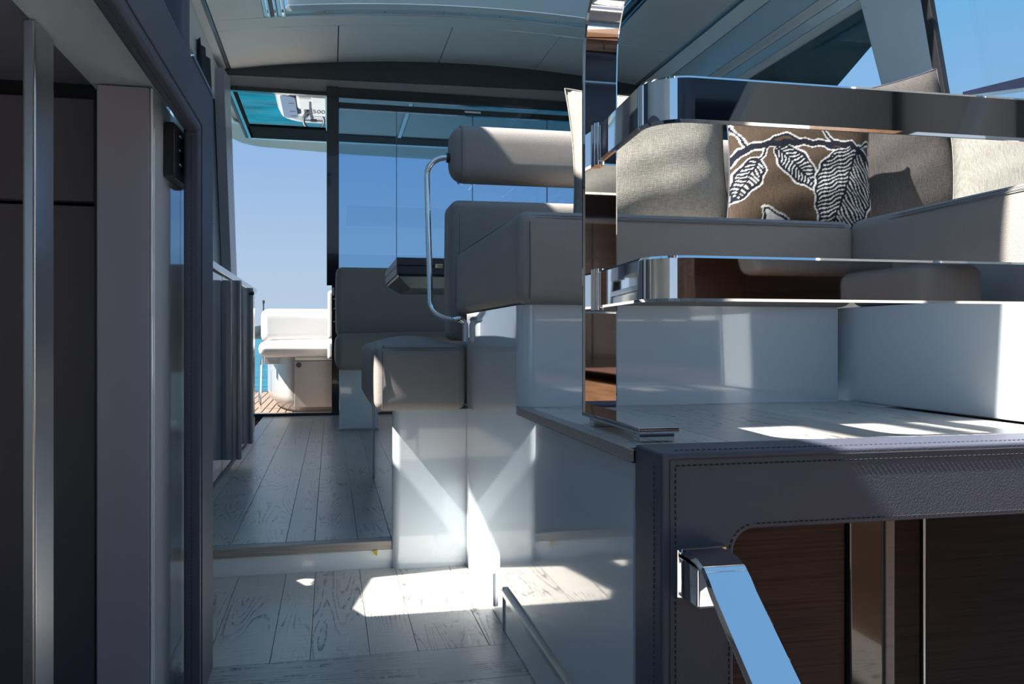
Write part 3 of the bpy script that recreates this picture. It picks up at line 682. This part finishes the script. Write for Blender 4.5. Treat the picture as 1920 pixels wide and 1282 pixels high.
rail(.7205, .7725); rail(.521, .572)

# ================================================================== LEFT FOREGROUND: doorway to the cabin
LD = thing('door_3', None, None, kind='structure')
bm = newbm(); prism(bm, [(.25, .787), (.25, .877), (1.446, .877), (1.446, -1.2), (1.303, -1.2), (1.303, .787)], 'x', -.214, -.19, .006, 3); fr = obj('leather_frame', bm, M['greyleather'], LD, ang=60)
bm = newbm(); tube(bm, [(-.1895, .25, .800), (-.1895, 1.312, .800), (-.1895, 1.314, .797), (-.1895, 1.314, -.6)], .0011, 5); obj('seam', bm, M['thread'], fr)
bm = stitches([(-.202, .25, .7867), (-.202, 1.28, .7867)]); obj('stitching', bm, M['thread'], fr, smooth=False, kind='stuff')
bm = stitches([(-.202, 1.3027, .78), (-.202, 1.3027, -.6)]); obj('stitching', bm, M['thread'], fr, smooth=False, kind='stuff')
obj('trim_5', B(-.194, -.188, 1.24, 1.452, .8775, .8815, .001), M['chrome'], kind='structure')
obj('door_post', B(-.305, -.239, 1.195, 1.50, -1.2, .818, .002), M['lavender'], LD)
obj('gloss_panel', B(-.2385, -.235, 1.197, 1.50, -1.2, .818, .001, 1), M['white_post'], LD)
obj('ceiling_slab', B(-.315, -.2145, .2, 1.30, .82, .868, .002), M['white_matt'], LD)
obj('cabin_ceiling', B(-1.1, -.316, .1, 1.5, .866, .875), M['lavender'], LD)
obj('cabin_side', B(-1.12, -1.1, .1, 1.5, -1.2, .875), M['lavender_dark'], LD)
obj('slot', B(-1.1, -.30, 1.37, 1.40, .80, .866), M['black'], LD)
obj('cabin_wall', B(-1.1, -.30, 1.44, 1.47, -1.2, .84), M['black'], LD)
obj('gap_strip', B(-.345, -.305, 1.34, 1.5, -1.2, .86), M['black'], LD)
CB = thing('wall_cabinet', 'dark lavender wall cabinet inside the left cabin doorway', 'cabinet')
obj('door', B(-1.09, -.346, 1.345, 1.366, .684, .838, .003), M['lavender_dark'], CB)
obj('lower_door', B(-.552, -.346, 1.362, 1.38, -1.2, .680, .002), M['lavender_dark'], CB)
obj('lower_door', B(-1.09, -.556, 1.362, 1.38, -1.2, .680, .002), M['lavender_dark'], CB)
PO = thing('support_post', 'slim polished steel post under the white slab in the left doorway', 'post')
bm = newbm(); box(bm, -.320, -.307, .968, 1.03, -1.2, .8195, .003, 3); obj('shaft', bm, M['alu'], PO)
obj('upper_wall', B(-1.1, -.19, 1.44, 1.46, .88, .885), M['greyleather'], LD)
# dark upholstered panel standing on the left bulkhead
bm = newbm(); rbox(bm, -.70, -.202, 1.25, 1.30, .880, 1.45, .015); o = obj('padded_panel', bm, M['greyleather']); tag(o, 'dark charcoal padded panel standing on top of the left doorway frame', 'panel')

# switch panel on the gloss post
SP = thing('control_panel', 'black wall control panel with small white symbols on the left gloss post', 'switch panel')
sp = [(1.264, .790), (1.43, .802), (1.432, .722), (1.266, .708)]
bm = newbm(); prism(bm, [(1.266, .711), (1.266, .791), (1.432, .800), (1.432, .719)], 'x', -.2345, -.2195, .003, 2); obj('bezel', bm, M['black'], SP)
obj('screen', B(-.2200, -.2185, 1.335, 1.415, .732, .784, .001, 1), M['blackgloss'], SP)
for z in (.778, .757, .736): obj('button_mark', B(-.2194, -.2182, 1.305, 1.318 if z != .757 else 1.309, z, z+.0022), M['mark'], SP)
# gloss panel seam with stepped relief behind the panel
obj('panel_plate', B(-.2352, -.2342, 1.205, 1.255, -.6, .765, .0004, 1), M['white_post'], LD)

# ================================================================== GALLEY on the left
GC = thing('galley_cabinet', 'silver-grey galley cabinet low on the left beyond the doorway', 'cabinet')
obj('carcass', B(-.69, -.385, 2.02, 4.30, 0.001, .698), M['cabinet'], GC)
for a, b in ((2.02, 2.52), (2.524, 3.02), (3.024, 3.46), (3.464, 4.3)):
    obj('door', B(-.385, -.369, a+.002, b-.002, .012, .694, .002), M['cabinet'], GC)
for y in (3.0, 3.44):
    bm = newbm()
    prism(bm, [(-.369, y), (-.352, y-.006), (-.335, y-.006), (-.330, y+.002), (-.318, y+.002), (-.314, y-.005), (-.304, y-.004), (-.302, y+.012), (-.318, y+.022), (-.369, y+.022)], 'z', .058, .676, .0015, 1)
    hd = obj('handle', bm, M['alu'], GC, label='full-height satin aluminium handle profile')
    obj('end_cap', B(-.366, -.304, y, y+.02, .676, .679), M['alu_white'], hd)
bm = newbm(); tube(bm, [(-.315, 3.40, .655), (-.295, 3.40, .655)], .007, 8); obj('catch', bm, M['black'], GC)
CT = obj('worktop', B(-.69, -.362, 2.0, 4.32, .699, .724, .003), M['white']); tag(CT, 'white galley worktop on the silver-grey cabinet', 'worktop')
# sockets on the slate pillar
SK = thing('socket_plate', 'dark double socket plate on the slate wall above the galley worktop', 'socket')
for z0, z1 in ((.888, .945), (.958, 1.04)): obj('socket', B(-.618, -.604, 4.40, 4.60, z0, z1, .006), M['black'], SK)
# curtain gathered against the pillar
bm = newbm(); rows = []
for i in range(25):
    t = i/24; z = 1.02+(1.96-1.02)*t; R = []
    sw = .5-.5*math.cos(PI*min(1, t*1.25)); far = 4.42+.32*sw
    for j in range(33):
        q = j/32; y = 4.30+(far-4.30)*q
        R.append((-.602-.04*(z-1)+.016*math.sin(q*16+t*2)*(.4+.6*sw), y, z))
    rows.append(R)
loft(bm, rows, closed=False, caps=False)
bmesh.ops.solidify(bm, geom=bm.faces[:], thickness=.003)
o = obj('curtain', bm, M['curtain']); tag(o, 'slate grey curtain swept back beside the door on the left', 'curtain')
bm = newbm(); tube(bm, [(-.600-.04*.35, 4.36, 1.10), (-.588, 4.45, 1.06), (-.60, 4.37, 1.03)], .006, 6); obj('tieback', bm, M['curtain'], o)

# ================================================================== SUNROOF
SR = thing('sunroof', 'open sunroof with pale blind and metal tracks in the saloon ceiling', 'sunroof')
def curved(x0, x1, y0, y1, off, th, m, name, n=14):
    bm = newbm(); loft(bm, [[(x, y0, cz(x)+off), (x, y1, cz(x)+off), (x, y1, cz(x)+off+th), (x, y0, cz(x)+off+th)] for x in [x0+(x1-x0)*i/n for i in range(n+1)]]); return obj(name, bm, M[m], SR)
curved(-.215, 1.45, 2.38, 4.38, .035, .012, 'blind', 'blind')
curved(-.225, 1.46, 4.375, 4.425, .002, .03, 'cove', 'aft_frame')
curved(-.335, 1.575, 4.425, 4.437, -.004, .02, 'white', 'lip')
for i in range(5):
    x = -.03+.31*i; bm = newbm(); tube(bm, [(x, 4.40, cz(x)+.0), (x, 4.40, cz(x)+.004)], .004, 8); obj('screw', bm, M['black'], SR)
for i, (x, wd, m) in enumerate(((-.325, .016, 'alu'), (-.305, .010, 'alu_white'), (-.29, .016, 'header'), (-.27, .008, 'alu_white'), (-.255, .020, 'alu'), (-.23, .010, 'alu_white'))):
    z = cz(x); obj('track', B(x-wd/2, x+wd/2, 2.42, 4.425, z-.002-.003*(i % 2), z+.02, .002, 1), M[m], SR)
for i, (x, wd, m) in enumerate(((1.565, .016, 'alu'), (1.54, .022, 'black'), (1.51, .022, 'alu'), (1.487, .012, 'alu_white'), (1.47, .014, 'alu'))):
    z = cz(x); obj('track', B(x-wd/2, x+wd/2, 2.42, 4.425, z-.002-.003*(i % 2), z+.02, .002, 1), M[m], SR)

# ================================================================== COCKPIT
DK = thing('trim_6', None, None, kind='structure')
obj('deck_base', B(-2.2, 3.2, 5.28, 8.2, -.08, -.026), M['caulk'], DK)
for i in range(36): obj('teak_plank', B(-.92+.052*i+.0035, -.92+.052*(i+1)-.0035, 5.31, 7.9, -.026, -.018, .001, 1), M['teak'], DK)
CS = thing('cockpit_sofa', 'white cushioned cockpit sofa on a moulded base outside the open door', 'sofa')
fp = [(1.2, 5.65), (-.24, 5.65), (-.272, 5.665), (-.30, 5.70), (-.345, 5.80), (-.40, 6.0), (-.45, 6.3), (-.47, 6.7), (1.2, 6.7)]
bm = newbm(); loft(bm, [[(p[0]+(.03 if p[0] < -.2 else 0)*k, p[1]+.02*k, z) for p in fp] for z, k in ((-.017, 2.2), (.02, 1.6), (.05, .4), (.10, 0), (.352, 0))]); obj('base', bm, M['ckbase'], CS, ang=50)
obj('locker_door', B(-.235, .35, 5.640, 5.652, .02, .325, .004), M['ckbase'], CS)
obj('seat_ledge', B(-.23, 1.2, 5.635, 5.66, .330, .352, .004), M['ckwhite'], CS)
bm = newbm(); tube(bm, [(-.205, 5.636, .30), (-.205, 5.645, .30)], .017, 14); obj('lock', bm, M['darkmark'], CS)
obj('bracket', B(-.44, -.30, 5.80, 5.86, .300, .352, .004), M['alu_white'], CS)
bm = newbm(); rbox(bm, -.462, 1.2, 5.60, 6.5, .352, .458, .05, (0, .004, .018)); obj('seat_cushion', bm, M['ckwhite'], CS)
bm = newbm(); rbox(bm, -.500, 1.2, 6.28, 6.5, .44, .692, .055, (0, .01, .004)); obj('backrest', bm, M['ckwhite'], CS)
bm = newbm(); tube(bm, [(-.485, 6.05, -.018), (-.485, 6.05, .10), (-.48, 6.05, .33)], .010, 8); obj('side_rail', bm, M['chrome'], CS)
AS = thing('cockpit_bench', 'narrow white seat end just inside the right door jamb outside', 'bench')
bm = newbm(); rbox(bm, -.018, .10, 5.36, 5.56, .47, .78, .02); obj('backrest', bm, M['ckwhite'], AS)
bm = newbm(); rbox(bm, -.020, .10, 5.35, 5.56, .34, .46, .02); obj('seat_cushion', bm, M['ckwhite'], AS)
obj('base', B(.012, .10, 5.38, 5.56, -.017, .34, .004), M['ckbase'], AS)
# hardtop over the cockpit
HT = thing('hardtop', 'pale cockpit hardtop with mirrored sunroof above the open door', 'roof')
def edge(x): return 7.25-.0*x
op = [(-.62, 5.31), (-.80, 6.55)]+[(-.80+.0+.28-.28*math.cos(a), 6.75+.42*math.sin(a)) for a in [PI/2*i/8 for i in range(9)]]+[(.2, 7.30), (1.2, 7.36), (2.2, 7.30), (2.6, 6.8), (2.6, 5.31)]
bm = newbm(); loft(bm, [[(p[0]+d*.06*(1 if p[0] < .5 else -1), p[1]-d*.06*(p[1] > 6), z) for p in op] for d, z in ((1, 2.055), (.3, 2.062), (0, 2.085), (0, 2.12), (.4, 2.15))]); obj('shell', bm, M['hardtop'], HT, ang=45)
obj('mirror_glass', B(-.585, -.035, 5.34, 6.36, 2.046, 2.052), M['mirrorglass'], HT)
for x0, x1, y0, y1, m in ((-.60, -.02, 6.36, 6.72, 'black_matt'), (-.602, -.584, 5.33, 6.72, 'black_matt'), (-.625, -.604, 5.33, 6.74, 'alu'), (-.648, -.628, 5.33, 6.74, 'header'), (-.60, -.02, 5.315, 5.345, 'alu'), (-.035, -.02, 5.33, 6.72, 'alu_white'), (-.62, -.02, 6.725, 6.77, 'alu_white')):
    obj('hatch_frame', B(x0, x1, y0, y1, 2.035, 2.054, .003), M[m], HT)
obj('hatch_latch', B(-.38, -.27, 5.345, 5.40, 2.030, 2.045, .003), M['black'], HT)
obj('lining_panel', B(.0, .50, 5.36, 6.48, 2.046, 2.054, .002), M['hardtop'], HT); obj('lining_panel', B(.545, 1.9, 5.36, 6.48, 2.046, 2.054, .002), M['hardtop'], HT)
obj('batten', B(.508, .536, 5.36, 6.48, 2.035, 2.054, .003), M['alu_white'], HT)
obj('hatch_frame', B(-.02, 1.9, 6.49, 6.70, 2.035, 2.054, .003), M['black_matt'], HT)
obj('hatch_frame', B(-.02, 1.9, 6.705, 6.76, 2.035, 2.054, .003), M['alu_white'], HT)
bm = newbm(); tube(bm, [(-.66, 6.3, 2.05), (-.685, 6.2, 2.03), (-.70, 5.9, 2.03), (-.71, 5.6, 2.05)], .014, 8); obj('grab_rail', bm, M['alu_white'], HT)

# ------------------------------------------------------------------ sea, tender, hill, mast
bm = newbm(); box(bm, -900, 900, 8.4, 1500, -1.2, -.70); o = obj('sea', bm, M['sea']); tag(o, 'turquoise rippled sea beyond the cockpit', 'sea', kind='stuff')
bm = newbm(); box(bm, -900, -2.6, -300, 8.4, -1.2, -.70); o = obj('sea', bm, M['sea']); tag(o, 'turquoise sea along the left side of the boat', 'sea', kind='stuff')
bm = newbm(); box(bm, 3.4, 900, -300, 8.4, -1.2, -.70); o = obj('sea', bm, M['sea']); tag(o, 'turquoise sea along the right side of the boat', 'sea', kind='stuff')
bm = newbm(); R = []
for i in range(30):
    t = i/29; x = -140+105*t; hgt = 15*math.sin(PI*t)**.7*(1+.25*math.sin(9*t)+.12*math.sin(23*t))
    R.append([(x, 880, -.69), (x, 900, hgt*.7), (x, 930, hgt), (x, 1000, -.69)])
loft(bm, R); o = obj('hill', bm, M['hill'], ang=80); tag(o, 'low dark wooded headland on the horizon at the left of the sofa', 'hill')
bm = newbm(); tube(bm, [(-3.05, 40, -.69), (-3.05, 40, 2.10)], .035, 6); tube(bm, [(-3.05, 40, 2.08), (-3.05, 40, 2.22)], .06, 6); o = obj('mast', bm, M['darkmark']); tag(o, 'thin dark mast rising above the cockpit sofa', 'mast')
TD = thing('tender', 'white tender with steering wheel and grey mat, reflected in the mirrored sunroof', 'boat', (0, 0, 0))
def rr(x0, x1, y0, y1, r, n=6):
    p = []
    for cx, cy, a in ((x1-r, y1-r, 0), (x0+r, y1-r, PI/2), (x0+r, y0+r, PI), (x1-r, y0+r, 1.5*PI)):
        for i in range(n+1): p.append((cx+r*math.cos(a+PI/2*i/n), cy+r*math.sin(a+PI/2*i/n)))
    return p
bm = newbm(); loft(bm, [[(x, y, z) for x, y in rr(-1.02+d, 2.2-d, 14.55+d, 16.75-d, .5)] for d, z in ((.06, -.697), (.02, -.6), (0, -.42), (.06, -.30), (.16, -.28), (.22, -.34))]); obj('hull', bm, M['tender'], TD)
bm = newbm(); prism(bm, rr(-.92, -.68, 14.95, 16.3, .11), 'z', -.36, -.262, .01); obj('mat', bm, M['tender_mat'], TD)
for yy in (15.3, 15.8, 16.1): obj('grip_strip', B(-.80, -.71, yy, yy+.05, -.262, -.259), M['darkmark'], TD)
bm = newbm(); prism(bm, rr(-.54, .6, 14.85, 16.5, .1), 'z', -.42, -.268, .005); obj('footwell', bm, M['tender_grey'], TD)
bm = newbm(); rbox(bm, -.66, 1.5, 14.80, 15.40, -.30, -.18, .06); obj('seat', bm, M['tender'], TD)
bm = newbm(); prism(bm, [(14.72, -.30), (16.2, -.30), (16.2, -.26), (15.6, -.14), (15.4, -.10), (14.95, -.10), (14.72, -.2)], 'x', -.42, .5, .01); obj('console', bm, M['tender'], TD)
obj('console_edge', prism(newbm(), [(14.85, -.30), (16.25, -.30), (16.25, -.25), (15.6, -.13), (15.4, -.09), (15.0, -.09), (14.85, -.19)], 'x', -.46, -.422), M['darkmark'], TD)
bm = newbm(); tube(bm, [(-.53, 15.5, -.25), (-.53, 15.9, -.21), (-.56, 16.1, -.24)], .03, 6); obj('throttle', bm, M['darkmark'], TD)
wc = Vector((-.40, 15.62, -.07)); wa = math.radians(50)
ring = [wc+Vector((.17*math.cos(t), .17*math.sin(t)*math.cos(wa), .17*math.sin(t)*math.sin(wa))) for t in [2*PI*i/28 for i in range(28)]]
bm = newbm(); tube(bm, ring, .024, 8, closed=True); wh = obj('steering_wheel', bm, M['darkmark'], TD)
bm = newbm(); tube(bm, [ring[0], wc, ring[14]], .012, 6); box(bm, wc.x-.05, wc.x+.05, wc.y-.03, wc.y+.03, wc.z-.02, wc.z+.02); obj('spoke', bm, M['darkmark'], wh)
obj('number', text_bm('500', .30, lambda a, b, c: (-.31+a*.45, 15.16-b, -.096+c)), M['darkmark'], TD, smooth=False)

TD.location = (.12, -1.2, 0)
# ------------------------------------------------------------------ small stuff
bm = newbm(); prism(bm, [(.096, -.022), (.108, -.020), (.107, -.034), (.100, -.029)], 'y', 1.970, 1.972); o = obj('scrap', bm, M['yellow']); tag(o, 'tiny yellow scrap stuck to the white step riser', 'scrap')
# helm seat behind the camera's right shoulder (seen in the rails)
HS = thing('helm_seat', 'taupe leather helm seat reflected in the steel rails', 'seat')
bm = newbm(); rbox(bm, 1.80, 2.04, -1.08, -.62, .50, .72, .04); obj('seat_cushion', bm, M['taupe'], HS)
bm = newbm(); prism(bm, [(1.38, 1.18), (1.60, 1.62), (2.06, 1.62), (2.06, .72), (1.50, .72)], 'y', -1.25, -1.10, .03, 3); obj('backrest', bm, M['taupe'], HS)
bm = newbm(); prism(bm, [(1.86, 1.05), (2.06, 1.5), (2.06, .72), (1.86, .72)], 'y', -.60, -.50, .03, 3); obj('armrest', bm, M['taupe'], HS)
obj('base', B(1.84, 2.02, -1.05, -.65, .341, .50, .02), M['wood_dark'], HS)
